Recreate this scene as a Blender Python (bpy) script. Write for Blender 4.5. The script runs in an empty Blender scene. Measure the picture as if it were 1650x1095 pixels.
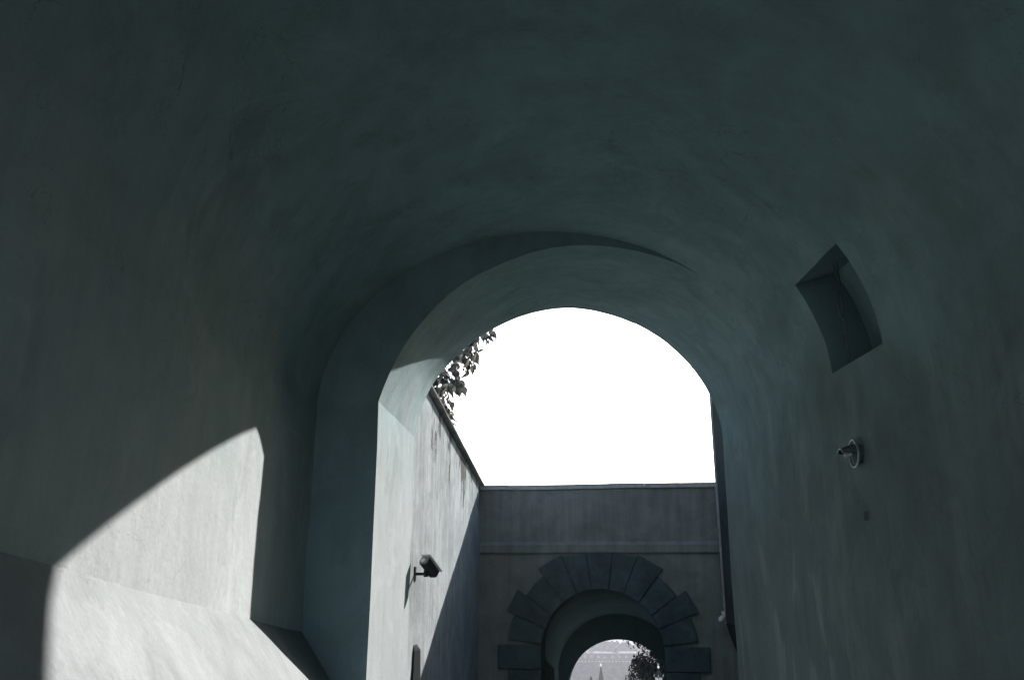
import bpy, bmesh, math, random
from mathutils import Vector, Matrix, noise
random.seed(7)
S = bpy.context.scene
COL = S.collection
EYE = 1.6                      # all coordinates below are metres from the eye; +EYE puts the upper street at z = 0
# ------------------------------------------------------------------ camera, sky, sun, exposure
f_px, pitch, yaw = 1308.0, 0.273, 0.016
cd = bpy.data.cameras.new('camera'); cam = bpy.data.objects.new('camera', cd); COL.objects.link(cam)
cd.sensor_width = 36.0; cd.lens = f_px / 1650 * 36.0; cd.clip_start = 0.05; cd.clip_end = 6000
cam.location = (0, 0, EYE); cam.rotation_euler = (math.pi / 2 + pitch, 0, yaw)
S.camera = cam
SUN = Vector((0.409, 1.0, 0.493)).normalized()
elev = math.asin(SUN.z); azim = math.atan2(SUN.x, SUN.y)
w = bpy.data.worlds.new('World'); S.world = w; w.use_nodes = True
nt = w.node_tree; bg = nt.nodes['Background']
sky = nt.nodes.new('ShaderNodeTexSky'); sky.sky_type = 'NISHITA'; sky.sun_disc = False
sky.sun_elevation = elev; sky.sun_rotation = azim; sky.dust_density = 1.5; sky.ozone_density = 1.0
nt.links.new(sky.outputs[0], bg.inputs[0]); bg.inputs[1].default_value = 0.07
sl = bpy.data.lights.new('sun', 'SUN'); sl.energy = 5.0; sl.angle = math.radians(0.53); sl.color = (1.0, 0.84, 0.795)
so = bpy.data.objects.new('sun', sl); COL.objects.link(so)
so.rotation_euler = SUN.to_track_quat('Z', 'Y').to_euler(); so.location = SUN * 60
S.view_settings.view_transform = 'Standard'; S.view_settings.look = 'None'
S.view_settings.gamma = 1.0; S.view_settings.use_curve_mapping = False
S.view_settings.exposure = 2.25
S.cycles.use_denoising = True
S.cycles.max_bounces = 10; S.cycles.diffuse_bounces = 8

# ------------------------------------------------------------------ materials
def mat(name, base, rough=0.9, var=0.18, patch=0.7, streak=0.0, grain=45.0, bump=0.25, fleck=None, low=None, aged=0.0, metal=0.0, tint2=None, spec=0.0):
    m = bpy.data.materials.new(name); m.use_nodes = True
    t = m.node_tree; N = t.nodes; L = t.links; b = N['Principled BSDF']
    b.inputs['Roughness'].default_value = rough; b.inputs['Metallic'].default_value = metal
    b.inputs['Specular IOR Level'].default_value = spec
    geo = N.new('ShaderNodeNewGeometry')
    def noi(scale, detail=5, sc=(1, 1, 1), ro=0.6, off=0.0, dist=0.0):
        mp = N.new('ShaderNodeMapping'); mp.inputs['Scale'].default_value = sc; mp.inputs['Location'].default_value = (off, off * .7, off * 1.3)
        L.new(geo.outputs['Position'], mp.inputs['Vector'])
        n = N.new('ShaderNodeTexNoise'); n.inputs['Scale'].default_value = scale
        n.inputs['Detail'].default_value = detail; n.inputs['Roughness'].default_value = ro; n.inputs['Distortion'].default_value = dist
        L.new(mp.outputs[0], n.inputs['Vector']); return n.outputs['Fac']
    def mapr(v, a, c, lo, hi):
        r = N.new('ShaderNodeMapRange'); r.inputs[1].default_value = a; r.inputs[2].default_value = c
        r.inputs[3].default_value = lo; r.inputs[4].default_value = hi; L.new(v, r.inputs[0]); return r.outputs[0]
    def mul(a, c):
        x = N.new('ShaderNodeMath'); x.operation = 'MULTIPLY'; L.new(a, x.inputs[0]); L.new(c, x.inputs[1]); return x.outputs[0]
    p1 = noi(patch, 6, dist=0.4); p2 = noi(patch * 5, 5, off=3.1)
    v = mul(mapr(p1, .3, .7, 1 - var, 1 + var), mapr(p2, .3, .7, 1 - var * .5, 1 + var * .5))
    v = mul(v, mapr(noi(grain, 3, off=7.7), .3, .7, .96, 1.04))
    if streak:
        v = mul(v, mapr(noi(2.2, 6, sc=(3.2, 3.2, .22), ro=.7, off=1.7), .32, .68, 1 - streak, 1 + streak))
    if aged:
        v = mul(v, mapr(noi(.9, 9, off=21.0, ro=.68, dist=1.2), .535, .56, 1, 1 + aged))
        v = mul(v, mapr(noi(1.7, 9, off=33.0, ro=.7, dist=.8, sc=(1, 1, .6)), .57, .60, 1, 1 - aged * .9))
        ck = noi(1.1, 7, off=47.3, ro=.55, dist=1.6)
        sb = N.new('ShaderNodeMath'); sb.operation = 'SUBTRACT'; L.new(ck, sb.inputs[0]); sb.inputs[1].default_value = .47
        ab = N.new('ShaderNodeMath'); ab.operation = 'ABSOLUTE'; L.new(sb.outputs[0], ab.inputs[0])
        gate_ = mapr(noi(.6, 2, off=51.0), .5, .58, 0, 1)
        cl_ = N.new('ShaderNodeMath'); cl_.operation = 'MULTIPLY_ADD'; L.new(gate_, cl_.inputs[0]); L.new(mapr(ab.outputs[0], .0, .0035, -.35, 0), cl_.inputs[1]); cl_.inputs[2].default_value = 1.0
        v = mul(v, cl_.outputs[0])
    c = N.new('ShaderNodeMix'); c.data_type = 'RGBA'; c.blend_type = 'MULTIPLY'; c.inputs[0].default_value = 1.0
    col = N.new('ShaderNodeMix'); col.data_type = 'RGBA'; col.inputs[6].default_value = (*base, 1)
    col.inputs[7].default_value = (*(tint2 or [x * .86 for x in base]), 1)
    L.new(mapr(noi(patch * 1.7, 5, off=11.0, dist=.8), .42, .62, 0, 1), col.inputs[0])
    L.new(col.outputs[2], c.inputs[6]); L.new(v, c.inputs[7])
    out = c.outputs[2]
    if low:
        # lower walls: brownish plaster, shade worked into its tone, darkest rightward, with ragged top
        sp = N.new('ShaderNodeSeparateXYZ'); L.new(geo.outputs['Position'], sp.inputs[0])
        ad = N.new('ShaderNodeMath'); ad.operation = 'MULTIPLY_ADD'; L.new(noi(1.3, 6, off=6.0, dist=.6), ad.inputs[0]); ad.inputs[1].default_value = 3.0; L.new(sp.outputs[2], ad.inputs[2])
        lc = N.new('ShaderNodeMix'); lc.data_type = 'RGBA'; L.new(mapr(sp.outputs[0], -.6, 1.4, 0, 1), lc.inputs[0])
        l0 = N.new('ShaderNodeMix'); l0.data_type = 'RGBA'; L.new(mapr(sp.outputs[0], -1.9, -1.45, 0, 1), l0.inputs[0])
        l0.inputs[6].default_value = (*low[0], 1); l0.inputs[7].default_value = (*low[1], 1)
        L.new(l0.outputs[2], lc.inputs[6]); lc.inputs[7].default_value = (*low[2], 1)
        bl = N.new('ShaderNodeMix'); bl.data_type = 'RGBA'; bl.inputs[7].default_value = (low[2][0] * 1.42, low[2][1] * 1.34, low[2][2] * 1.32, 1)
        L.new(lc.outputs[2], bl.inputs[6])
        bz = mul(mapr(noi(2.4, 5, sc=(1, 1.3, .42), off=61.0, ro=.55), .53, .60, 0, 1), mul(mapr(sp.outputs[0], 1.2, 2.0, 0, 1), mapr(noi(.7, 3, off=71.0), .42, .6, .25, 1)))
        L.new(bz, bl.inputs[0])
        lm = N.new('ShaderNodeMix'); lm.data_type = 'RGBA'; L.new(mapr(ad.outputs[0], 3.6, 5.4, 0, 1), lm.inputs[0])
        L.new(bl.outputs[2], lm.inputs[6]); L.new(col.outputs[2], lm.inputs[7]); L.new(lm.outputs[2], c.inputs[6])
    if fleck:
        # dark flakes where the skim coat has come off, long in the vertical, only in the damp upper zone
        y0, y1, z0, z1, amt = fleck
        sep = N.new('ShaderNodeSeparateXYZ'); L.new(geo.outputs['Position'], sep.inputs[0])
        fl = noi(3.2, 8, sc=(1.6, 1.6, .55), ro=.8, off=5.0)
        band = mul(mapr(sep.outputs[1], y0, y0 + 1.3, 0, 1), mapr(sep.outputs[2], z0, z1, 0, 1))
        zone = mul(band, mapr(noi(1.1, 3, sc=(1, 1, .35), off=2.0), .42, .6, .15, 1))
        th = N.new('ShaderNodeMath'); th.operation = 'MULTIPLY_ADD'; L.new(zone, th.inputs[0]); th.inputs[1].default_value = .30; L.new(fl, th.inputs[2])
        k = N.new('ShaderNodeMix'); k.data_type = 'RGBA'; L.new(mapr(th.outputs[0], .76 - amt, .79 - amt, 0, .9), k.inputs[0])
        L.new(out, k.inputs[6]); k.inputs[7].default_value = (.06, .066, .066, 1); out = k.outputs[2]
    L.new(out, b.inputs['Base Color'])
    bm_ = N.new('ShaderNodeBump'); bm_.inputs['Strength'].default_value = bump; bm_.inputs['Distance'].default_value = .02
    L.new(noi(grain * .35, 8, ro=.65, off=4.0), bm_.inputs['Height']); L.new(bm_.outputs[0], b.inputs['Normal'])
    return m
M = {}
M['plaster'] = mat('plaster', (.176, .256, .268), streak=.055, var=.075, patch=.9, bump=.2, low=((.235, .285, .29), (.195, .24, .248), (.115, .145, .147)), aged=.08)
M['left_plaster'] = mat('left_plaster', (.245, .288, .292), streak=.05, var=.04, patch=.8, bump=.15)
M['end_plaster'] = mat('end_plaster', (.165, .242, .262), streak=.05, var=.06, patch=.9, bump=.2, aged=.06)
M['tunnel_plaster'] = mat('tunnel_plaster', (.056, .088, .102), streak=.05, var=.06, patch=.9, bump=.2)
M['recess_plaster'] = mat('recess_plaster', (.145, .222, .244), streak=.05, var=.08, patch=.9, bump=.2)
M['plinth_plaster'] = mat('plinth_plaster', (.157, .192, .198), streak=.06, var=.07, patch=.8, bump=.3, aged=.06)
M['court'] = mat('court_plaster', (.195, .24, .248), streak=.15, var=.14, patch=1.3, bump=.4, aged=.07, fleck=(10.4, 0, 1.2, 3.4, .055))
M['gate_plaster'] = mat('gate_plaster', (.15, .168, .16), streak=.18, var=.14, patch=.8, bump=.4, aged=.08)
M['stone'] = mat('dark_stone', (.052, .078, .084), var=.3, patch=2.5, bump=.9, grain=22)
M['coping'] = mat('coping_stone', (.27, .285, .285), var=.2, patch=3, bump=.5)
M['slate'] = mat('slate', (.045, .054, .052), var=.15, patch=2, bump=.4)
M['street'] = mat('street_stone', (.17, .215, .22), var=.2, patch=2, bump=.6)
M['dark_metal'] = mat('dark_metal', (.03, .036, .038), rough=.5, var=.1, bump=.1)
M['grey_metal'] = mat('grey_metal', (.30, .31, .31), rough=.4, var=.1, bump=.05, metal=.6)
M['polished'] = mat('polished_metal', (.9, .9, .88), rough=.35, var=.02, bump=.0, metal=1.0)
M['iron'] = mat('rusty_iron', (.085, .12, .128), rough=.7, var=.2, bump=.3)
M['housing'] = mat('camera_housing', (.22, .23, .23), rough=.55, var=.05, bump=.05)
M['white'] = mat('white_paint', (.75, .76, .76), rough=.5, var=.05, bump=.05)
M['bark'] = mat('bark', (.06, .062, .06), var=.3, patch=6, bump=.8)
M['wood'] = mat('weathered_wood', (.07, .092, .094), var=.2, patch=3, streak=.25, bump=.4)
M['earth'] = mat('earth', (.10, .11, .105), var=.3, patch=.3, bump=.6)
M['city'] = mat('city_ground', (.30, .32, .32), var=.25, patch=.02, bump=.1, grain=.5)
M['roof_a'] = mat('roof_tiles', (.20, .21, .21), var=.12, patch=.25, bump=.3, grain=2)
M['roof_b'] = mat('pale_roof', (.42, .44, .44), var=.12, patch=.2, bump=.3, grain=2)
M['facade'] = mat('pale_facade', (.55, .57, .57), var=.08, patch=.15, bump=.1, grain=1)
M['glassdark'] = mat('window_dark', (.05, .055, .06), rough=.2, var=.05, bump=.0)
def leaf_mat(name, base):
    m = bpy.data.materials.new(name); m.use_nodes = True; t = m.node_tree; N = t.nodes; L = t.links
    b = N['Principled BSDF']; b.inputs['Base Color'].default_value = (*base, 1); b.inputs['Roughness'].default_value = .45
    tr = N.new('ShaderNodeBsdfTranslucent'); tr.inputs[0].default_value = (base[0] * 1.3, base[1] * 1.35, base[2] * 1.25, 1)
    mx = N.new('ShaderNodeMixShader'); mx.inputs[0].default_value = .35
    L.new(b.outputs[0], mx.inputs[1]); L.new(tr.outputs[0], mx.inputs[2]); L.new(mx.outputs[0], N['Material Output'].inputs[0])
    return m
M['leaf_a'] = leaf_mat('vine_leaf', (.024, .029, .028)); M['leaf_b'] = leaf_mat('vine_leaf_pale', (.055, .064, .06))
M['leaf_c'] = mat('tree_leaf', (.025, .03, .028), rough=.8, var=.2, bump=.0)
def glass_mat():
    m = bpy.data.materials.new('lantern_glass'); m.use_nodes = True; b = m.node_tree.nodes['Principled BSDF']
    b.inputs['Base Color'].default_value = (.6, .62, .62, 1); b.inputs['Roughness'].default_value = .15
    b.inputs['Transmission Weight'].default_value = .5; return m
M['glass'] = glass_mat()

# ------------------------------------------------------------------ helpers
def mesh(name, V, F, m, parent=None, smooth=False, fix=True):
    me = bpy.data.meshes.new(name)
    off = parent_off(parent)
    me.from_pydata([(v[0] - off[0], v[1] - off[1], v[2] + EYE - off[2]) for v in V], [], F)
    if fix:
        b = bmesh.new(); b.from_mesh(me); bmesh.ops.remove_doubles(b, verts=b.verts, dist=1e-5)
        bmesh.ops.recalc_face_normals(b, faces=b.faces); b.to_mesh(me); b.free()
    if smooth:
        for p in me.polygons: p.use_smooth = True
    me.materials.append(M[m] if isinstance(m, str) else m)
    o = bpy.data.objects.new(name, me); COL.objects.link(o)
    if parent is not None: o.parent = parent
    return o
def parent_off(p):
    x = Vector((0, 0, 0))
    while p is not None: x += p.location; p = p.parent
    return x
def tag(o, label, cat=None, group=None, kind=None):
    if label: o['label'] = label
    if cat: o['category'] = cat
    if group: o['group'] = group
    if kind: o['kind'] = kind
    return o
def thing(name, loc, label, cat, group=None):
    o = bpy.data.objects.new(name, None); COL.objects.link(o); o.location = (loc[0], loc[1], loc[2] + EYE)
    return tag(o, label, cat, group)
class G:
    """collects verts and faces in eye coordinates"""
    def __init__(s): s.V = []; s.F = []
    def add(s, V, F):
        n = len(s.V); s.V += [tuple(v) for v in V]; s.F += [tuple(i + n for i in f) for f in F]; return s
    def box(s, lo, hi, fr=None):
        P = [Vector((x, y, z)) for z in (lo[2], hi[2]) for y in (lo[1], hi[1]) for x in (lo[0], hi[0])]
        if fr: P = [fr(p) for p in P]
        return s.add(P, [(0, 1, 3, 2), (4, 6, 7, 5), (0, 4, 5, 1), (2, 3, 7, 6), (0, 2, 6, 4), (1, 5, 7, 3)])
    def tube(s, pts, r, n=8, cap=True):
        pts = [Vector(p) for p in pts]; rs = r if isinstance(r, (list, tuple)) else [r] * len(pts); rings = []
        up = Vector((0, 0, 1)); V = []; prev = None
        for i, p in enumerate(pts):
            d = (pts[min(i + 1, len(pts) - 1)] - pts[max(i - 1, 0)]).normalized()
            a = prev if prev is not None else (up if abs(d.z) < .9 else Vector((1, 0, 0)))
            u = (a - d * a.dot(d)).normalized(); prev = u; q = d.cross(u)
            V += [p + (u * math.cos(2 * math.pi * k / n) + q * math.sin(2 * math.pi * k / n)) * rs[i] for k in range(n)]
        F = [(i * n + k, i * n + (k + 1) % n, (i + 1) * n + (k + 1) % n, (i + 1) * n + k) for i in range(len(pts) - 1) for k in range(n)]
        if cap: F += [tuple(range(n))[::-1], tuple((len(pts) - 1) * n + k for k in range(n))]
        return s.add(V, F)
    def lathe(s, c, prof, n=16, ax=Vector((0, 0, 1))):
        c = Vector(c); ax = ax.normalized(); a = Vector((1, 0, 0)) if abs(ax.x) < .9 else Vector((0, 1, 0))
        u = (a - ax * a.dot(ax)).normalized(); q = ax.cross(u); V = []
        for r, h in prof:
            V += [c + ax * h + (u * math.cos(2 * math.pi * k / n) + q * math.sin(2 * math.pi * k / n)) * r for k in range(n)]
        F = [(i * n + k, i * n + (k + 1) % n, (i + 1) * n + (k + 1) % n, (i + 1) * n + k) for i in range(len(prof) - 1) for k in range(n)]
        F += [tuple(range(n))[::-1], tuple((len(prof) - 1) * n + k for k in range(n))]
        return s.add(V, F)
    def obj(s, name, m, parent=None, smooth=False, fix=True): return mesh(name, s.V, s.F, m, parent, smooth, fix)
def disp(p, k=1.0):
    p = Vector(p)
    return p + (noise.noise_vector(p * .8) * .016 + noise.noise_vector(p * 2.6 + Vector((9, 3, 1))) * .005 + noise.noise_vector(p * 9 + Vector((2, 7, 4))) * .0035) * k
def grid(rows, close=False, skip=None, k=1.0):
    """rows: list of equal-length point lists -> displaced grid"""
    n = len(rows[0]); V = [disp(p, k) for r in rows for p in r]
    F = [(i * n + j, i * n + j + 1, (i + 1) * n + j + 1, (i + 1) * n + j) for i in range(len(rows) - 1) for j in range(n - 1) if not (skip and skip(i, j))]
    return V, F
def lin(a, b, n): return [a + (b - a) * i / n for i in range(n + 1)]

# ------------------------------------------------------------------ ground
def street_z(Y): return -1.6 - .13 * Y if Y < 17 else -3.81 - .2 * (Y - 17)
g = G(); ys = lin(-22, 40, 62)
V, F = grid([[(x, y, street_z(y) if y > 0 else -1.6) for x in lin(-2.6, 4.6, 12)] for y in ys], k=.6)
tag(g.add(V, F).obj('street', 'street', smooth=True), 'stone street sloping down through both gateways', kind='structure')
def terr(x, y):
    if y < 16: z = -2.3 - .13 * max(y, 0)
    elif y < 170:
        t = (y - 16) / 154; z = -4.7 - 60.3 * (t * t * (3 - 2 * t)) ** .8
    else: z = -65
    return min(z, street_z(min(y, 40)) - .4 if 0 < y < 40 else 99)
g = G()
xs = [-1500, -1000, -500, -200, -80, -30, -10, -4, 0, 4, 8, 14, 30, 60, 100, 160, 300, 600, 1000, 1500]
ysb = [-300, -100, -30, -10, 0, 5, 10, 16, 20, 25, 30, 36, 42, 50, 60, 75, 95, 120, 145, 170, 220, 300, 500, 700, 1000, 1400, 1900]
V = [(x, y, terr(x, y)) for y in ysb for x in xs]; n = len(xs)
g.add(V, [(i * n + j, i * n + j + 1, (i + 1) * n + j + 1, (i + 1) * n + j) for i in range(len(ysb) - 1) for j in range(n - 1)])
tag(g.obj('terrain', 'city', smooth=True), 'hillside falling away to the hazy city below', kind='structure')

# ------------------------------------------------------------------ near gate: vaulted passage
YB, YO, YI = -2.0, 7.459, 10.0                       # passage face and courtyard face of the near arch
XL, XR = -1.95, 2.43                       # passage walls
NT = 110
def arch_pts(cx, R, z0, h, n, Y, N=NT):
    out = []
    for i in range(N + 1):
        t = math.pi * i / N; c, s = math.cos(t), math.sin(t)
        out.append(Vector((cx - R * math.copysign(abs(c) ** (2 / n), c), Y, z0 + h * abs(s) ** (2 / n))))
    return out
outer = arch_pts(.532, 1.897, 1.386, 1.694, 2.06, YO)
inner = arch_pts(.529, 1.898, 1.526, 1.723, 1.884, YI)
# the left haunch of both arch lines is hand-laid and springs with a slight kink; right half stays a clean curve
OL = [(-1.365, 1.5), (-1.297, 1.708), (-1.239, 1.883), (-1.156, 2.041), (-1.055, 2.201), (-0.904, 2.382), (-0.74, 2.558), (-0.567, 2.685), (-0.411, 2.793), (-0.156, 2.895), (0.119, 3.044), (0.32, 3.071), (0.532, 3.08)]
IL = [(-1.369, 1.55), (-1.317, 1.866), (-1.23, 2.088), (-1.187, 2.239), (-1.118, 2.311), (-0.988, 2.464), (-0.817, 2.659), (-0.613, 2.839), (-0.439, 2.946), (-0.2, 3.079), (0.015, 3.169), (0.264, 3.226), (0.529, 3.249)]
def hand(P, k):
    P = [Vector((x, 0, z)) for x, z in P]; L_ = [0]
    for p, q in zip(P, P[1:]): L_.append(L_[-1] + (q - p).length)
    out = []
    for i in range(k + 1):
        d = L_[-1] * i / k; j = 0
        while j < len(P) - 2 and L_[j + 1] < d: j += 1
        f = (d - L_[j]) / (L_[j + 1] - L_[j]); out.append(P[j] + (P[j + 1] - P[j]) * f)
    for _ in range(30): out = [out[0]] + [out[i - 1] * .25 + out[i] * .5 + out[i + 1] * .25 for i in range(1, k)] + [out[-1]]
    return out
for arr, P, Y in ((outer, OL, YO), (inner, IL, YI)):
    for i, p in enumerate(hand(P, NT // 2)): arr[i] = Vector((p.x, Y, p.z))
    for _ in range(50):
        q = list(arr)
        for i in range(NT // 3, 2 * NT // 3): arr[i] = q[i - 1] * .25 + q[i] * .5 + q[i + 1] * .25
VC, VR, VZ, VH = .24, 2.19, 1.4, 1.8
th_list = sorted(set([.039 + (.46 - .039) * k / 6 for k in range(7)] + [0.0] + lin(.46, math.pi, 44)))
i_h0 = min(range(len(th_list)), key=lambda i: abs(th_list[i] - .039)); i_h1 = min(range(len(th_list)), key=lambda i: abs(th_list[i] - .46))
HY0, HY1 = 5.374, 6.273
yv = sorted(set(lin(YB, 3, 14) + lin(3, HY0, 8) + lin(HY0, HY1, 4) + lin(HY1, YO, 5)))
yh0 = min(range(len(yv)), key=lambda i: abs(yv[i] - HY0)); yh1 = min(range(len(yv)), key=lambda i: abs(yv[i] - HY1))
gate = thing('gate_passage', (.24, YO, -2.57), 'shaded plaster vaulted gate passage with one tall round arch opening to bright sky', 'gateway')
def vpt(th, y): return (VC + VR * math.cos(th), y, VZ + VH * math.sin(th))
V, F = grid([[vpt(t, y) for t in th_list] for y in yv], skip=lambda i, j: yh0 <= i < yh1 and i_h0 <= j < i_h1)
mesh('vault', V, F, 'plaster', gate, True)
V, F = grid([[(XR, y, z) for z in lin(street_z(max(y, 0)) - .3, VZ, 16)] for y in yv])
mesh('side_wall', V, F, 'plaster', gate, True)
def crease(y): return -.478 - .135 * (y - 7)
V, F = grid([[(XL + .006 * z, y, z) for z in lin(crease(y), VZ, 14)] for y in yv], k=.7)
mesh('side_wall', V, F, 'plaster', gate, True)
rows = []
for y in yv:
    c = crease(y)
    rows.append([(XL + .6 * s, y, c - .85 * s) for s in lin(0, 1, 8)])
V, F = grid(rows, k=.7); tag(mesh('plinth', V, F, 'plinth_plaster', gate, True), 'sloping plinth along the foot of the left wall')
V, F = grid([[(XL + .6, y, z) for z in lin(crease(y) - .85, street_z(max(y, 0)) - .3, 4)] for y in yv], k=.7)
mesh('plinth', V, F, 'plinth_plaster', gate, True)
# recess cut in the vault haunch
rim = [(yv[i], th_list[j]) for (i, j) in [(yh0, j) for j in range(i_h0, i_h1 + 1)] + [(i, i_h1) for i in range(yh0 + 1, yh1 + 1)] + [(yh1, j) for j in range(i_h1 - 1, i_h0 - 1, -1)] + [(i, i_h0) for i in range(yh1 - 1, yh0, -1)]]
R0 = [disp(vpt(t, y)) for y, t in rim]; R1 = [p + Vector((.34, 0, .10)) for p in R0]
n = len(R0)
mesh('recess', R0 + R1, [(i, (i + 1) % n, n + (i + 1) % n, n + i) for i in range(n)] + [tuple(range(n, 2 * n))], 'recess_plaster', gate)
# wall round the arch, passage side: strip between vault line and arch line
vo = [Vector(vpt(math.pi - math.pi * i / NT, YO)) for i in range(NT + 1)]
fz = street_z(YO) - .3
vo_full = [Vector((XL, YO, z)) for z in lin(fz, VZ, 10)[:-1]] + vo + [Vector((XR + .004, YO, z)) for z in lin(VZ, fz, 10)[1:]]
ou_full = [Vector((outer[0].x, YO, z)) for z in lin(fz, outer[0].z, 10)[:-1]] + outer + [Vector((outer[-1].x, YO, z)) for z in lin(outer[-1].z, fz, 10)[1:]]
rows = [[a + (b - a) * s for s in lin(0, 1, 3)] for a, b in zip(vo_full, ou_full)]
V, F = grid(rows); mesh('end_wall', V, F, 'end_plaster', gate, True)
# reveal through the thickness: two jambs and the soffit
def loft(A, B, nseg=10): return grid([[a + (b - a) * s for s in lin(0, 1, nseg)] for a, b in zip(A, B)])
fz2 = street_z(YI) - .3
in_l = [Vector((inner[0].x, YI, z)) for z in lin(fz2, inner[0].z, 10)]; in_r = [Vector((inner[-1].x, YI, z)) for z in lin(inner[-1].z, fz2, 10)]
ou_l = [Vector((outer[0].x, YO, z)) for z in lin(fz, outer[0].z, 10)]; ou_r = [Vector((outer[-1].x, YO, z)) for z in lin(outer[-1].z, fz, 10)]
V, F = loft(ou_l, in_l); mesh('jamb', V, F, 'plaster', gate, True)
V, F = loft(ou_r, in_r); mesh('jamb', V, F, 'plaster', gate, True)
V, F = loft(outer, inner); mesh('arch_soffit', V, F, 'plaster', gate, True)
# courtyard face and outer shell of the gatehouse
face = [disp(p) for p in in_l] + [disp(p) for p in inner[1:-1]] + [disp(p) for p in in_r]
poly = face + [Vector((8, YI, fz2)), Vector((8, YI, 5.2)), Vector((-6, YI, 5.2)), Vector((-6, YI, fz2))]
mesh('courtyard_face', poly, [tuple(range(len(poly)))], 'court', gate)
g = G(); g.add([(-6, YI, 5.2), (8, YI, 5.2), (8, YB, 5.2), (-6, YB, 5.2)], [(0, 1, 2, 3)])
g.add([(-6, YI, 5.2), (-6, YB, 5.2), (-6, YB, -4), (-6, YI, -4)], [(0, 1, 2, 3)]); g.add([(8, YI, 5.2), (8, YB, 5.2), (8, YB, -4), (8, YI, -4)], [(0, 1, 2, 3)])
g.obj('shell', 'gate_plaster', gate)
vb = [Vector(vpt(math.pi - math.pi * i / 40, YB)) for i in range(41)]
poly = [disp((XL + .6, YB, -1.9)), disp((XL + .6, YB, crease(YB) - .85)), disp((XL, YB, crease(YB)))] + [disp(p) for p in vb] + [disp((XR, YB, -1.9))] + [Vector((8, YB, -1.9)), Vector((8, YB, 5.2)), Vector((-6, YB, 5.2)), Vector((-6, YB, -1.9))]
mesh('rear_face', poly, [tuple(range(len(poly)))], 'gate_plaster', gate)

# ------------------------------------------------------------------ courtyard wall, left (turned 3.4 degrees inward)
ph = math.radians(3.4); tp = math.tan(ph); XJ = inner[0].x
def cw(s, z, d=0.0):            # s metres along the wall from the arch, d metres out of the wall face (+ = into the courtyard)
    return Vector((XJ + s * math.sin(ph) + d * math.cos(ph), YI + s * math.cos(ph) - d * math.sin(ph), z))
def cw_top(s): return 2.30 - .1055 * (s - .8)
cwall = thing('courtyard_wall', cw(3.6, -3.2), 'tall sunlit streaky plaster wall left of the courtyard with a thin sloping coping', 'wall')
SL = 7.6
V, F = grid([[cw(s, street_z(10 + s) - .3 + (cw_top(s) - street_z(10 + s) + .3) * k / 24) for k in range(25)] for s in lin(0, SL, 38)], k=.8)
mesh('wall_face', V, F, 'court', cwall, True)
g = G(); g.add([cw(0, cw_top(0), -.45), cw(SL, cw_top(SL), -.45), cw(SL, -4.5, -.45), cw(0, -4, -.45)], [(0, 1, 2, 3)])
g.obj('wall_back', 'court', cwall)
ns = 13
for i in range(ns):
    a, b = SL * i / ns + .004, SL * (i + 1) / ns - .004; j = random.uniform(-.006, .006)
    g = G(); V = []
    for s in (a, b):
        z = cw_top(s) + j
        V += [cw(s, z + .03, -.5), cw(s, z + .03, .085), cw(s, z + .05, .092), cw(s, z + .062, .08), cw(s, z + .09, -.2), cw(s, z + .05, -.5)]
    g.add(V, [(0, 1, 7, 6), (1, 2, 8, 7), (2, 3, 9, 8), (3, 4, 10, 9), (4, 5, 11, 10), (5, 0, 6, 11), (0, 5, 4, 3, 2, 1), (6, 7, 8, 9, 10, 11)])
    g.obj('coping_stone', 'coping', cwall)
# raised garden behind that wall
V, F = grid([[(x, y, .9 - .08 * (y - 10) + .1 * math.sin(x * 1.7)) for x in lin(-14, XJ - .42, 14)] for y in lin(YI + .02, 22, 12)], k=3)
g = G().add(V, F)
tag(g.obj('garden', 'earth', smooth=True), 'raised garden earth behind the courtyard wall', kind='structure')

# ------------------------------------------------------------------ second gate (turned 8.2 degrees), its own frame u, z, off
th2 = math.radians(8.2); C0 = Vector((-.9396, 17.2272, 0)); e2 = Vector((math.cos(th2), -math.sin(th2), 0)); n2 = Vector((math.sin(th2), math.cos(th2), 0))
def fr(u, off, z): return C0 + e2 * u + n2 * off + Vector((0, 0, z))
def frv(p): return fr(p[0], p[1], p[2])
gate2 = thing('far_gate', fr(2.45, 0, -3.8), 'second gatehouse across the courtyard with a dark rusticated stone arch', 'gateway')
UC, RC, ZC = 2.45, 1.2, -1.62
a2 = [(UC - RC * math.cos(math.pi * i / 48), ZC + RC * math.sin(math.pi * i / 48)) for i in range(49)]
TOP = 1.60
poly = [(UC - RC, -4.5)] + a2 + [(UC + RC, -4.5), (6.2, -4.5), (6.2, TOP + .012), (-.12, TOP + .012), (-.12, -4.5)]
V = [fr(u, 0, z) for u, z in poly]; mesh('wall', V, [tuple(range(len(V)))], 'gate_plaster', gate2)
g = G(); g.box((-.12, .45, -.2), (6.2, .46, TOP + .02), frv); g.obj('parapet_back', 'gate_plaster', gate2)
for i in range(9):
    a, b = -.1 + i * .7 + .001, -.1 + (i + 1) * .7 - .001; j = random.uniform(-.007, .007)
    G().box((a, -.05, TOP - .045 + j), (b, .5, TOP + .05 + j), frv).obj('coping_stone', 'coping', gate2)
g = G(); pr = [(0, .27), (-.045, .275), (-.06, .30), (-.06, .44), (-.045, .46), (-.02, .50), (0, .505)]
V = [fr(u, o, z) for u in (-.1, 6.2) for o, z in pr]; k = len(pr)
g.add(V, [(i, i + 1, k + i + 1, k + i) for i in range(k - 1)] + [tuple(range(k)), tuple(range(k, 2 * k))]); g.obj('string_course', 'gate_plaster', gate2)
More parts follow.
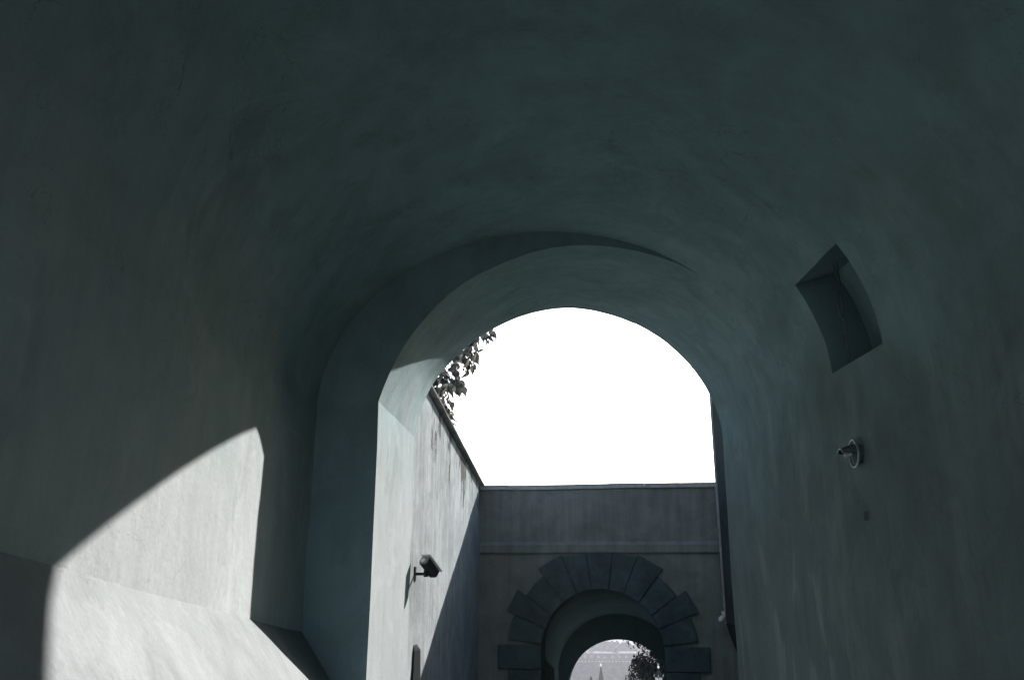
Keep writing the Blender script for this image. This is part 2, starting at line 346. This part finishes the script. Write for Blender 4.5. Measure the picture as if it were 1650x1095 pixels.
# rusticated voussoirs
def stone(poly, name='voussoir', proud=.07, bev=.016):
    cx = sum(p[0] for p in poly) / len(poly); cz = sum(p[1] for p in poly) / len(poly); n = len(poly)
    ins = []
    for (u, z) in poly:
        d = math.hypot(u - cx, z - cz); s = (d - bev * 1.4) / d; ins.append((cx + (u - cx) * s, cz + (z - cz) * s))
    pj = proud + random.uniform(-.006, .006)
    V = [fr(u, .05, z) for u, z in poly] + [fr(u, -pj + bev, z) for u, z in poly] + [fr(u, -pj, z) for u, z in ins]
    F = [(i, (i + 1) % n, n + (i + 1) % n, n + i) for i in range(n)] + [(n + i, n + (i + 1) % n, 2 * n + (i + 1) % n, 2 * n + i) for i in range(n)] + [tuple(range(2 * n, 3 * n)), tuple(range(n))[::-1]]
    mesh(name, V, F, 'stone', gate2)
ang = [7.7, 22.7, 36, 52, 67.6, 82, 98, 112.4, 128, 144, 157.3, 172.3]
rad = [1.86, 2.04, 1.84, 2.02, 0, 0, 0, 2.02, 1.84, 2.04, 1.86]
gp = .22
for k in range(11):
    a0, a1 = math.radians(ang[k] + gp), math.radians(ang[k + 1] - gp)
    inn = [(UC - RC * math.cos(a), ZC + RC * math.sin(a)) for a in lin(a0, a1, 4)]
    if rad[k]:
        r = rad[k]; out = [(UC - r * math.cos(a), ZC + r * math.sin(a)) for a in (lin(a1, a0, 3) if r < 1.9 else (a1, a0))]
    else:
        zt = .262; out = [(UC - (zt - ZC) / math.tan(a), zt) for a in (a1, a0)]
        if k == 4: out[-1] = (UC - 1.99 * math.cos(a0), ZC + 1.99 * math.sin(a0)); out.insert(1, (UC - 1.02, zt)) if out[1][0] < UC - 1.02 else None
        if k == 6: out[0] = (UC - 1.99 * math.cos(a1), ZC + 1.99 * math.sin(a1)); out.insert(1, (UC + 1.02, zt)) if out[0][0] > UC + 1.02 else None
    stone(inn + out)
for side in (-1, 1):
    z1 = ZC + RC * math.sin(math.radians(7.7)); long_ = True
    while z1 > -4.2:
        z0 = z1 - .46; w_ = 2.05 if long_ else 1.84
        stone([(UC + side * RC, z0 + .006), (UC + side * RC, z1 - .006), (UC + side * w_, z1 - .006), (UC + side * w_, z0 + .006)], 'jamb_stone')
        z1 = z0; long_ = not long_
# tunnel and rear arch
LT = 8.8; UC2, RC2, ZC2, HC2 = 2.48, 1.5, -3.45, 1.45
a3 = [(UC2 - RC2 * math.cos(math.pi * i / 48), ZC2 + HC2 * math.sin(math.pi * i / 48)) for i in range(49)]
TA = [(UC - RC, -4.5)] + a2 + [(UC + RC, -4.5)]; TB = [(UC2 - RC2, -6.3)] + a3 + [(UC2 + RC2, -6.3)]
TM = [(UC - 1.62, -4.6)] + [(UC - 1.62 * math.cos(math.pi * i / 48), ZC - .05 + 1.52 * math.sin(math.pi * i / 48)) for i in range(49)] + [(UC + 1.62, -4.6)]
TN = [(UC2 - 1.75, -6.2)] + [(UC2 - 1.75 * math.cos(math.pi * i / 48), ZC2 + .55 + 1.6 * math.sin(math.pi * i / 48)) for i in range(49)] + [(UC2 + 1.75, -6.2)]
n = len(TA); rows = []
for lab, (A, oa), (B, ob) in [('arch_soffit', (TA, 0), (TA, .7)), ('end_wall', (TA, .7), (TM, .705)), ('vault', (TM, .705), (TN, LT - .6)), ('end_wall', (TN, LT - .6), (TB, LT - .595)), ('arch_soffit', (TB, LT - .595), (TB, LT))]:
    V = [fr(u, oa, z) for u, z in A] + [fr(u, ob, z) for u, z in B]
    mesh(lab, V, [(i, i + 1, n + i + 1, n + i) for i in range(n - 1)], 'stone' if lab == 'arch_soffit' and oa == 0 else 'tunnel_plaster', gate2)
poly = TB + [(8, -6.3), (8, -.1), (-5, -.1), (-5, -6.3)]
mesh('rear_face', [fr(u, LT, z) for u, z in poly], [tuple(range(len(poly)))], 'gate_plaster', gate2)
g = G().add([fr(-5, .46, -.1), fr(8, .46, -.1), fr(8, LT, -.1), fr(-5, LT, -.1)], [(0, 1, 2, 3)])
g.add([fr(8, .01, -.1), fr(8, LT, -.1), fr(8, LT, -6.3), fr(8, .01, -6.3)], [(0, 1, 2, 3)]); g.add([fr(-5, .01, -.1), fr(-5, LT, -.1), fr(-5, LT, -6.3), fr(-5, .01, -6.3)], [(0, 1, 2, 3)])
g.obj('roof', 'coping', gate2)

# ------------------------------------------------------------------ right side of the courtyard
rw = thing('side_building', (4.6, 13, -3.5), 'narrow shaded strip of tall plaster wall right of the courtyard', 'wall')
G().box((3.95, YI + .01, -4.5), (7.9, 16.58, 3.9)).obj('wall', 'gate_plaster', rw)
G().tube([(3.91, 15.85, -4), (3.91, 15.85, -1.2)], .03).obj('downpipe', 'gate_plaster', rw)
ori = thing('oriel', (4.0, 15.6, -1.6), 'dark slate clad bay corbelled out from the right courtyard wall', 'bay')
prof = [(3.96, 3.7), (3.73, 3.7), (3.72, -.98), (3.745, -1.08), (3.785, -1.22), (3.83, -1.36), (3.89, -1.52), (3.96, -1.62)]
k = len(prof); V = [(x, y, z) for y in (15.0, 16.0) for x, z in prof]
G().add(V, [(i, (i + 1) % k, k + (i + 1) % k, k + i) for i in range(k)] + [tuple(range(k)), tuple(range(k, 2 * k))]).obj('cladding', 'slate', ori)
G().box((3.695, 15.96, -1.0), (3.735, 16.02, 3.69)).obj('corner_strip', 'coping', ori)
G().box((3.6, 14.9, 3.7), (3.98, 16.1, 3.78)).obj('roof', 'coping', ori)
fl = thing('floodlight', (3.67, 15.95, -.9), 'small pale floodlight fixed to the dark bay', 'light')
G().lathe((3.62, 15.93, -.92), [(.0, -.05), (.045, -.045), (.055, .0), (.03, .05), (0, .055)], 10, Vector((-.6, -.5, -.5))).obj('lamp_head', 'facade', fl, True)
G().box((3.64, 15.93, -.89), (3.696, 15.96, -.78)).obj('bracket', 'facade', fl)

# ------------------------------------------------------------------ security camera on the left wall
sc0 = cw(.285, -.09)
sc_ = thing('security_camera', sc0, 'dark security camera on a short arm on the sunlit wall', 'camera')
G().box((-.045, -.008, -.11), (.045, .012, .06), lambda p: cw(.285 + p.x, -.05 + p.z, p.y)).obj('wall_plate', 'dark_metal', sc_)
arm0, arm1 = cw(.285, -.075, .0), cw(.285, -.075, .14)
G().tube([arm0, arm1], .017, 10).obj('arm', 'dark_metal', sc_)
G().lathe(arm1 + Vector((0, 0, -.035)), [(.028, 0), (.03, .01), (.03, .07), (.02, .085)], 12).obj('joint', 'dark_metal', sc_)
hub = arm1 + Vector((.0, 0, .05))
G().tube([hub, hub + Vector((.02, .0, .03))], .018, 8).obj('neck', 'dark_metal', sc_)
ax = Vector((.10, .17, -.15)).normalized(); sx = ax.cross(Vector((0, 0, 1))).normalized(); sz = sx.cross(ax)
bc = Vector((cw(.3, 0, .175).x, cw(.3, 0, .175).y, .005))
def bf(p): return bc + (sx * p[0] + ax * p[1] + sz * p[2]) * 1.06
def octo(w_, h_, y, c=.35): return [(-w_, -h_ * (1 - c), 0), (-w_ * (1 - c), -h_, 0), (w_ * (1 - c), -h_, 0), (w_, -h_ * (1 - c), 0), (w_, h_ * (1 - c), 0), (w_ * (1 - c), h_, 0), (-w_ * (1 - c), h_, 0), (-w_, h_ * (1 - c), 0)]
def octbody(y0, y1, w_, h_):
    V = [bf((x, y, z)) for y in (y0, y1) for x, z, _ in octo(w_, h_, y)]
    return G().add(V, [(i, (i + 1) % 8, 8 + (i + 1) % 8, 8 + i) for i in range(8)] + [tuple(range(8))[::-1], tuple(range(8, 16))])
bod = octbody(-.12, .12, .058, .052).obj('housing', 'dark_metal', sc_)
octbody(-.128, -.119, .055, .049).obj('end_cap', 'housing', sc_)
G().lathe(bf((-.008, -.128, -.006)), [(.03, 0), (.03, .008), (.024, .012), (0, .012)], 16, -ax).obj('cable_gland', 'white', sc_, True)
octbody(.119, .128, .055, .049).obj('front_rim', 'housing', sc_)
G().lathe(bf((0, .126, 0)), [(.034, 0), (.034, .008), (.0, .009)], 16, ax).obj('lens_window', 'glassdark', sc_)
G().box((-.068, -.15, .058), (.068, .165, .066), bf).obj('sun_shield', 'white', sc_)
G().box((-.064, -.10, .05), (-.03, .1, .058), bf).obj('shield_spacer', 'dark_metal', sc_)
# tapered post against the same wall
po = thing('guard_post', cw(.5, -3.2), 'dark pointed post top against the sunlit wall below the security camera', 'post')
V = []
for z, w_, d_ in [(-3.3, .20, .10), (-1.6, .12, .07), (-.965, .05, .05), (-.90, .04, .003)]:
    V += [cw(.40 - w_ * 1.6, z, -.01), cw(.55, z, -.01), cw(.55, z, d_), cw(.40 - w_ * 1.6, z, d_ * .4)]
G().add(V, [(4 * i + a, 4 * i + (a + 1) % 4, 4 * i + 4 + (a + 1) % 4, 4 * i + 4 + a) for i in range(3) for a in range(4)] + [(3, 2, 1, 0), (12, 13, 14, 15)]).obj('shaft', 'dark_metal', po)

# ------------------------------------------------------------------ right passage wall: ring lamp, socket; chain in the recess
lamp = thing('wall_lamp', (XR, 5.95, .79), 'round wall lamp with a metal ring and half hood on the right passage wall', 'lamp')
lc = Vector((2.405, 5.95, .795)); ax_ = Vector((-1, 0, 0))
ring = [lc + Vector((-.012, math.cos(a) * .085, math.sin(a) * .098)) for a in lin(0, 2 * math.pi, 32)]
G().tube(ring, .009, 8, False).obj('ring', 'grey_metal', lamp, True)
G().lathe(lc, [(.07, -.04), (.07, .0), (.0, .001)], 24, ax_).obj('back_plate', 'iron', lamp)
V = []; nA, nB = 12, 6
for j in range(nB + 1):
    s = j / nB
    for i in range(nA + 1):
        a = math.pi * i / nA; r = .068 * (1 - .35 * s * s)
        V.append(lc + Vector((-.01 - .10 * s, math.cos(a) * r, math.sin(a) * r * (1 - .25 * s) + .003)))
G().add(V, [(j * (nA + 1) + i, j * (nA + 1) + i + 1, (j + 1) * (nA + 1) + i + 1, (j + 1) * (nA + 1) + i) for j in range(nB) for i in range(nA)]).obj('hood', 'iron', lamp, True)
tip = [V[nB * (nA + 1) + i] for i in range(nA + 1)]
G().tube(tip, .006, 6).obj('hood_rim', 'grey_metal', lamp, True)
G().lathe(lc + Vector((-.03, 0, -.005)), [(.018, 0), (.024, .03), (.02, .05), (0, .06)], 12, ax_).obj('bulb', 'glass', lamp, True)
so_ = thing('wall_socket', (XR, 5.96, .35), 'tiny cable plate low on the right passage wall under the ring lamp', 'plate')
G().box((XR - .024, 5.93, .325), (XR + .02, 5.985, .385)).obj('plate', 'plaster', so_)
G().box((XR - .026, 5.948, .34), (XR - .0235, 5.967, .37)).obj('cover', 'plaster', so_)
ch = thing('hanging_chain', (2.55, 5.8, 2.4), 'dark iron chain hanging inside the square recess of the vault', 'chain')
for k in range(5):
    c = Vector((2.405 + .012 * (k % 2), 5.93 - .008 * k, 2.27 - .175 * k)); rot = .5 + (k % 2) * .9
    pts = [c + Vector((math.cos(a) * .024 * math.cos(rot), math.cos(a) * .024 * math.sin(rot), math.sin(a) * .1)) for a in lin(0, 2 * math.pi, 24)]
    G().tube(pts, .0055, 6, False).obj('link', 'iron', ch, True)
G().tube([(2.41, 5.93, 2.36), (2.41, 5.93, 2.47)], .007, 6).obj('hook', 'iron', ch)

# ------------------------------------------------------------------ planked gate leaf standing open inside the second gate
gl = thing('gate_leaf', fr(UC - 1.4, 3.2, -4.5), 'open plank gate leaf against the left side inside the far tunnel', 'gate')
lo_ = [(1.55, 1.2), (1.72, 3.6)]
for k in range(9):
    t0, t1 = k / 9 + .004, (k + 1) / 9 - .004
    def lp(t, d, z): return fr(UC - 1.43 + .05 * t + d, .95 + 2.6 * t, z)
    zt = -1.75 - .55 * (t0 + t1) / 2; zb = -4.0 - .2 * (1 + 2.4 * t0)
    V = [lp(t, d, z) for z in (zb, zt) for t, d in ((t0, 0), (t1, 0), (t1, .05), (t0, .05))]
    G().add(V, [(0, 1, 2, 3), (4, 5, 6, 7), (0, 1, 5, 4), (1, 2, 6, 5), (2, 3, 7, 6), (3, 0, 4, 7)]).obj('plank', 'wood', gl)

# ------------------------------------------------------------------ climber over the wall
leafm = []
for k in range(5):
    r = random.Random(k); V = []; F = []; cv = r.uniform(.25, .6); sk = r.uniform(-.12, .12)
    prof_ = [(0, .0), (.06, .17), (.16, .30), (.3, .37), (.45, .36), (.6, .28), (.75, .17), (.88, .085), (1.0, .035), (1.12, 0)]
    for i, (y, wd) in enumerate(prof_):
        dz = -cv * y * y; x0 = sk * y * y; q = r.uniform(.93, 1.07)
        V += [(x0 - wd * q, y, dz + .22 * wd), (x0 - wd * .5 * q, y, dz + .03 * wd), (x0, y + .02, dz), (x0 + wd * .5 * q, y, dz + .03 * wd), (x0 + wd * q, y, dz + .22 * wd)]
    for i in range(len(prof_) - 1):
        for j in range(4): a = 5 * i + j; F.append((a, a + 1, a + 6, a + 5))
    for mm in ('leaf_a', 'leaf_a', 'leaf_b'):
        me = bpy.data.meshes.new('leaf'); me.from_pydata(V, [], F); me.materials.append(M[mm])
        for p in me.polygons: p.use_smooth = True
        leafm.append(me)
vine = thing('climbing_vine', (-2.0, 13.0, .8), 'dark leafy climber hanging over the coping against the white sky', 'plant')
vo_ = parent_off(vine)
paths = [[(-2.0, 13.0, .8), (-2.0, 12.9, 2.0), (-1.75, 12.8, 2.75), (-1.5, 12.7, 3.05), (-1.24, 12.8, 3.2), (-1.0, 12.8, 3.45), (-.77, 12.6, 3.5), (-.55, 12.0, 3.5)],
         [(-2.0, 13.0, .8), (-1.9, 12.9, 1.9), (-1.64, 12.8, 2.78), (-1.39, 12.9, 2.95), (-1.15, 12.9, 3.2), (-.95, 12.7, 3.3), (-.84, 12.5, 3.05)],
         [(-2.0, 12.8, .8), (-1.85, 12.9, 1.9), (-1.55, 12.9, 2.7), (-1.4, 12.9, 2.9), (-1.2, 12.7, 2.95), (-1.08, 12.6, 2.78)],
         [(-2.0, 13.0, .8), (-1.8, 13.0, 1.8), (-1.5, 13.0, 2.6), (-1.35, 12.9, 2.75), (-1.24, 12.9, 2.62), (-1.26, 13.1, 2.35)]]
clusters = [(-.55, 12.0, 3.45, .05), (-.77, 12.6, 3.48, .08), (-.95, 12.9, 3.40, .11), (-.86, 12.5, 3.12, .08), (-1.11, 13.0, 3.21, .12), (-1.24, 12.8, 3.01, .12), (-1.08, 12.6, 2.84, .09),
            (-1.39, 12.9, 2.86, .11), (-1.23, 12.8, 2.69, .08), (-1.44, 13.0, 2.65, .08), (-1.27, 13.0, 2.53, .06), (-1.27, 13.2, 2.40, .04), (-1.50, 12.7, 3.02, .13), (-1.35, 12.8, 3.27, .13), (-1.11, 12.7, 3.47, .12), (-1.64, 12.8, 2.78, .11), (-.84, 12.4, 3.57, .09)]
def bez(P, t):
    P = [Vector(p) for p in P]; x = t * (len(P) - 1); i = min(int(x), len(P) - 2); f = x - i
    p0, p1, p2, p3 = P[max(i - 1, 0)], P[i], P[i + 1], P[min(i + 2, len(P) - 1)]
    return .5 * ((2 * p1) + (p2 - p0) * f + (2 * p0 - 5 * p1 + 4 * p2 - p3) * f * f + (3 * p1 - p0 - 3 * p2 + p3) * f ** 3)
R_ = random.Random(11)
for pth in paths:
    pts = [bez(pth, t) for t in lin(0, 1, 24)]
    G().tube(pts, [.018 - .013 * i / 24 for i in range(25)], 6).obj('stem', 'bark', vine)
for (x, y, z, r) in clusters:
    for k in range(13):
        p = Vector((x, y, z)) + Vector((R_.gauss(0, r * .62), R_.gauss(0, .22), R_.gauss(0, r * .62) + .03))
        o = bpy.data.objects.new('leaf', leafm[R_.randrange(15)]); COL.objects.link(o); o.parent = vine
        o.location = p + Vector((0, 0, EYE)) - vo_
        s_ = R_.uniform(.13, .23)
        o.rotation_euler = (math.radians(R_.uniform(-115, -55)), math.radians(R_.uniform(-35, 35)), math.radians(R_.uniform(-110, 110)))
        o.scale = (s_, s_, s_)

# ------------------------------------------------------------------ beyond the far gate: lamp, tree
sp = Vector((4.86, 32.0, 0)); gz = street_z(32)
sl_ = thing('street_lamp', (sp.x, sp.y, gz), 'old lantern street lamp with a bright finial in front of the dark tree', 'street lamp')
zb = -4.33                     # bottom of lantern
G().lathe((sp.x, sp.y, gz - .05), [(.16, 0), (.16, .2), (.09, .35), (.06, .6), (.045, 1.2), (.04, zb - gz - .05), (.07, zb - gz), (.05, zb - gz + .05)], 12).obj('post', 'dark_metal', sl_, True)
def hexr(r, z, k): a = math.pi / 3 * k + .3; return Vector((sp.x + r * math.cos(a), sp.y + r * math.sin(a), z))
for k in range(6):
    a0, a1, b0, b1 = hexr(.10, zb + .06, k), hexr(.10, zb + .06, k + 1), hexr(.165, zb + .48, k), hexr(.165, zb + .48, k + 1)
    G().tube([a0, b0], .011, 6).obj('frame_bar', 'dark_metal', sl_)
    ctr = Vector((sp.x, sp.y, zb + .27)); q = [p + (ctr - p) * .04 for p in (a0, a1, b1, b0)]
    mesh('pane', q, [(0, 1, 2, 3)], 'glass', sl_)
G().lathe((sp.x, sp.y, zb + .48), [(.18, 0), (.185, .02), (.15, .06), (.085, .16), (.05, .22), (.05, .26), (.03, .29)], 6).obj('hood', 'dark_metal', sl_)
G().lathe((sp.x, sp.y, zb + .77), [(.012, 0), (.03, .02), (.042, .05), (.03, .08), (.008, .1), (.006, .16), (0, .17)], 12).obj('finial', 'polished', sl_, True)
for k in range(6):
    p = hexr(.185, zb + .5, k); G().lathe(p, [(.008, 0), (.022, .03), (.0, .08)], 6).obj('crest', 'grey_metal', sl_)
tr = thing('leafy_tree', (6.2, 35.3, -7.6), 'dark leafy tree beyond the far archway beside the lantern', 'tree')
G().tube([(6.4, 35.3, -8.2), (6.35, 35.3, -6.5), (6.2, 35.2, -5), (6.1, 35.2, -3.4), (6.3, 35.3, -1.8)], [.28, .22, .18, .12, .05], 10).obj('trunk', 'bark', tr, True)
Rt = random.Random(5)
cl = []
for k in range(85):
    for _ in range(50):
        x, y, z = Rt.uniform(4.0, 8.6), Rt.uniform(33.6, 37.0), Rt.uniform(-6.8, .6)
        if ((x - 6.3) / 2.25) ** 2 + ((y - 35.3) / 1.8) ** 2 + ((z + 3.1) / 3.6) ** 2 < 1: break
    cl.append((Vector((x, y, z)), Rt.uniform(.35, .75)))
for k in range(30): cl.append((Vector((Rt.uniform(4.95, 7.2), Rt.uniform(34.2, 36.5), Rt.uniform(-4.2, -1.2))), Rt.uniform(.35, .6)))
V = []; F = []
for c, r in cl:
    for k in range(260):
        d = Vector((Rt.gauss(0, 1), Rt.gauss(0, 1), Rt.gauss(0, 1))).normalized() * r * Rt.random() ** .45
        p = c + d; u = Vector((Rt.gauss(0, 1), Rt.gauss(0, 1), Rt.gauss(0, 1))).normalized(); v = u.orthogonal().normalized(); s = Rt.uniform(.05, .095)
        n = len(V); V += [p - u * s, p - v * s * .55, p + u * s * 1.1, p + v * s * .55]; F.append((n, n + 1, n + 2, n + 3))
mesh('crown', V, F, 'leaf_c', tr, fix=False)
for c, r in cl[::4]:
    b0 = Vector((6.2, 35.2, max(min(c.z - .8, -3), -5.5))); G().tube([b0, (b0 + c) / 2 + Vector((0, 0, .15)), c], [.06, .035, .012], 6).obj('limb', 'bark', tr)

# ------------------------------------------------------------------ city below
def house(name, X, Y, wd, dp, ze, zr, wall, roof, label, cat='house', group='houses of the far town', rot=0.0, hip=.0, zb=-66, wins=0):
    h = thing(name, (X, Y, zb), label, cat, group); cr, sr = math.cos(rot), math.sin(rot)
    def q(x, y, z): return Vector((X + x * cr - y * sr, Y + x * sr + y * cr, z))
    a, b = wd / 2, dp / 2
    V = [q(-a, -b, zb), q(a, -b, zb), q(a, b, zb), q(-a, b, zb), q(-a, -b, ze), q(a, -b, ze), q(a, b, ze), q(-a, b, ze), q(-a + hip, 0, zr - .15), q(a - hip, 0, zr - .15)]
    mesh('wall', V, [(0, 1, 5, 4), (2, 3, 7, 6), (1, 2, 6, 9, 5), (3, 0, 4, 8, 7)], wall, h)
    o = .5; k = (zr - ze) / b
    V = [q(-a - o, -b - o, ze - o * k), q(a + o, -b - o, ze - o * k), q(a + o, b + o, ze - o * k), q(-a - o, b + o, ze - o * k), q(-a - o + hip, 0, zr), q(a + o - hip, 0, zr)]
    V += [v - Vector((0, 0, .12)) for v in V]
    mesh('roof', V, [(0, 1, 5, 4), (2, 3, 4, 5), (1, 2, 5), (3, 0, 4), (6, 7, 11, 10), (8, 9, 10, 11), (0, 1, 7, 6), (2, 3, 9, 8)], roof, h)
    for i in range(wins):
        x = -a + wd * (i + .5) / wins
        G().box((x - .6, -b - .06, ze - 3.4), (x + .6, -b + .1, ze - 1.4), lambda p: q(*p)).obj('window', 'glassdark', h)
    return h
# long palace with a two-stage roof
PX, PY = 38.0, 396.0
pal = thing('palace', (PX, PY, -66), 'long building with a two stage tiled roof and a row of tiny dormers', 'palace')
def strip(name, za, ya, zb_, yb, m, x0=-36, x1=36): return G().add([(PX + x0, PY + ya, za), (PX + x1, PY + ya, za), (PX + x1, PY + yb, zb_), (PX + x0, PY + yb, zb_)], [(0, 1, 2, 3)]).obj(name, m, pal)
strip('roof', -39.5, -4.5, -37.35, -2.7, 'roof_a'); strip('roof', -37.35, -2.7, -39.4, 1.2, 'roof_a'); strip('roof', -39.4, 1.2, -41, 4.0, 'roof_a'); strip('roof', -54.5, -20, -40.3, -5.2, 'roof_a'); strip('roof', -41, 4.0, -54.3, 16, 'roof_a')
G().box((PX - 36.3, PY - 5.35, -40.4), (PX + 36.3, PY - 4.4, -40.0)).obj('cornice', 'roof_a', pal)
G().box((PX - 35.8, PY - 5.1, -40.0), (PX + 35.8, PY - 4.5, -39.45)).obj('attic_band', 'roof_a', pal)
G().box((PX - 36, PY - 19.8, -66), (PX + 36, PY + 15.8, -54.3)).obj('wall', 'facade', pal)
for i in range(22):
    x = PX - 33.6 + i * 3.15; yb_ = PY - 4.5; z0 = -39.05
    G().add([(x - .5, yb_, z0), (x + .5, yb_, z0), (x, yb_, z0 + .85), (x - .5, yb_ + .7, z0 + .35), (x + .5, yb_ + .7, z0 + .35), (x, yb_ + 1.25, z0 + .85)], [(0, 1, 2), (0, 3, 5, 2), (1, 4, 5, 2)]).obj('dormer', 'roof_b', pal)
for i in range(46):
    x = PX - 34 + i * 1.52
    G().box((x - .3, PY - 5.9, -41.0), (x + .3, PY - 5.3, -40.4)).obj('bracket', 'roof_b', pal)
g = G()
for r in range(20):
    t0 = r / 20; ya, za = -20 + 14.8 * t0, -54.5 + 14.2 * t0
    g.box((PX - 36, PY + ya - .1, za + .02), (PX + 36, PY + ya + .12, za + .2))
tag(g.obj('tile_rows', 'roof_a', pal), None, kind='stuff')
g = G()
for i in range(90):
    x = PX - 35.6 + .8 * i; V = [(x - .09, PY - 20, -54.42), (x + .09, PY - 20, -54.42), (x + .09, PY - 5.2, -40.22), (x - .09, PY - 5.2, -40.22)]
    V += [(a, b - .1, c + .12) for a, b, c in V]; g.add(V, [(4, 5, 6, 7), (0, 4, 7, 3), (1, 5, 6, 2), (0, 1, 5, 4)])
tag(g.obj('roof_ribs', 'roof_a', pal), None, kind='stuff')
house('house', 33, 470, 9, 16, -42.2, -38.6, 'roof_b', 'roof_b', 'pale roofed house behind the left end of the palace roof', rot=-.5, wins=3)
house('house', 44, 462, 11, 15, -42, -38, 'facade', 'roof_a', 'grey roofed house behind the dormer row, left of the block', rot=-.45, wins=3)
house('house', 52, 450, 9, 12, -40.8, -37.4, 'roof_b', 'roof_a', 'dark hipped roof house directly behind the palace ridge', hip=3, wins=3)
house('house', 66, 520, 14, 14, -43, -40, 'facade', 'facade', 'white block with flat pale roof in the far city', rot=.2, wins=5)
house('house', 68, 470, 14, 16, -41.6, -37.9, 'roof_a', 'roof_a', 'wide grey roofed house near the dark tree edge', rot=.25, wins=4)
house('house', 62, 640, 22, 16, -50, -46.5, 'facade', 'roof_b', 'distant long pale house high in the archway', rot=-.1, wins=6)
house('house', 48, 600, 16, 14, -48, -44.5, 'facade', 'facade', 'distant white house at the left of the archway view', rot=.15, wins=5)
house('house', 86, 690, 26, 18, -53, -49, 'facade', 'roof_b', 'distant pale house at the right of the archway view', rot=.1, wins=6)
house('house', 78, 820, 40, 20, -58, -54, 'facade', 'roof_b', 'farthest wide pale house at the top of the archway view', rot=-.05, wins=8)
t = thing('church_tower', (72, 600, -66), 'faint distant church spire among pale roofs', 'tower')
G().box((69.5, 597.5, -66), (74.5, 602.5, -50)).obj('wall', 'facade', t); G().lathe((72, 600, -50), [(2.6, 0), (1.2, 4), (.1, 11.5)], 8).obj('spire', 'roof_a', t)
t = thing('church_tower', (17.2, 200, -62), 'slender dark spire topped with a bright ball in front of the palace roof', 'tower')
G().lathe((17.2, 200, -66), [(3.2, 0), (3.2, 32), (2.6, 33)], 8).obj('wall', 'facade', t)
G().lathe((17.2, 200, -33), [(2.7, 0), (1.0, 6.4), (.62, 8.2), (.06, 11.3)], 8).obj('spire', 'slate', t)
G().lathe((17.2, 200, -21.75), [(.05, -.1), (.2, .02), (.26, .2), (.2, .4), (.04, .5), (.02, 1.0)], 12).obj('ball', 'white', t, True)
t = thing('roof_turret', (13.4, 180, -62), 'small dark roof turret with a knob left of the slender spire', 'turret')
G().lathe((13.4, 180, -66), [(2.2, 0), (2.2, 36.6), (1.6, 38.6), (.5, 41.7)], 8).obj('wall', 'slate', t)
G().lathe((13.4, 180, -24.5), [(.5, 0), (.5, 1.3), (.75, 1.5), (.35, 2.1), (.1, 2.9)], 10).obj('knob', 'slate', t, True)
house('house', 7.2, 130, 5, 7, -18.2, -16.3, 'white', 'white', 'bright white gable at the lower left of the archway view', rot=.35, wins=1)

# ------------------------------------------------------------------ haze over the town: one even box of air round everything
hm = bpy.data.materials.new('haze'); hm.use_nodes = True; t = hm.node_tree; t.nodes.remove(t.nodes['Principled BSDF'])
pv = t.nodes.new('ShaderNodeVolumePrincipled'); pv.inputs['Color'].default_value = (.86, .90, .92, 1); pv.inputs['Density'].default_value = .00017; pv.inputs['Anisotropy'].default_value = .35
t.links.new(pv.outputs[0], t.nodes['Material Output'].inputs['Volume']); M['haze'] = hm
tag(G().box((-1520, -320, -68), (1520, 1920, 6.5)).obj('haze', 'haze'), 'pale even haze in the air over the town', kind='stuff')
S.cycles.volume_bounces = 1
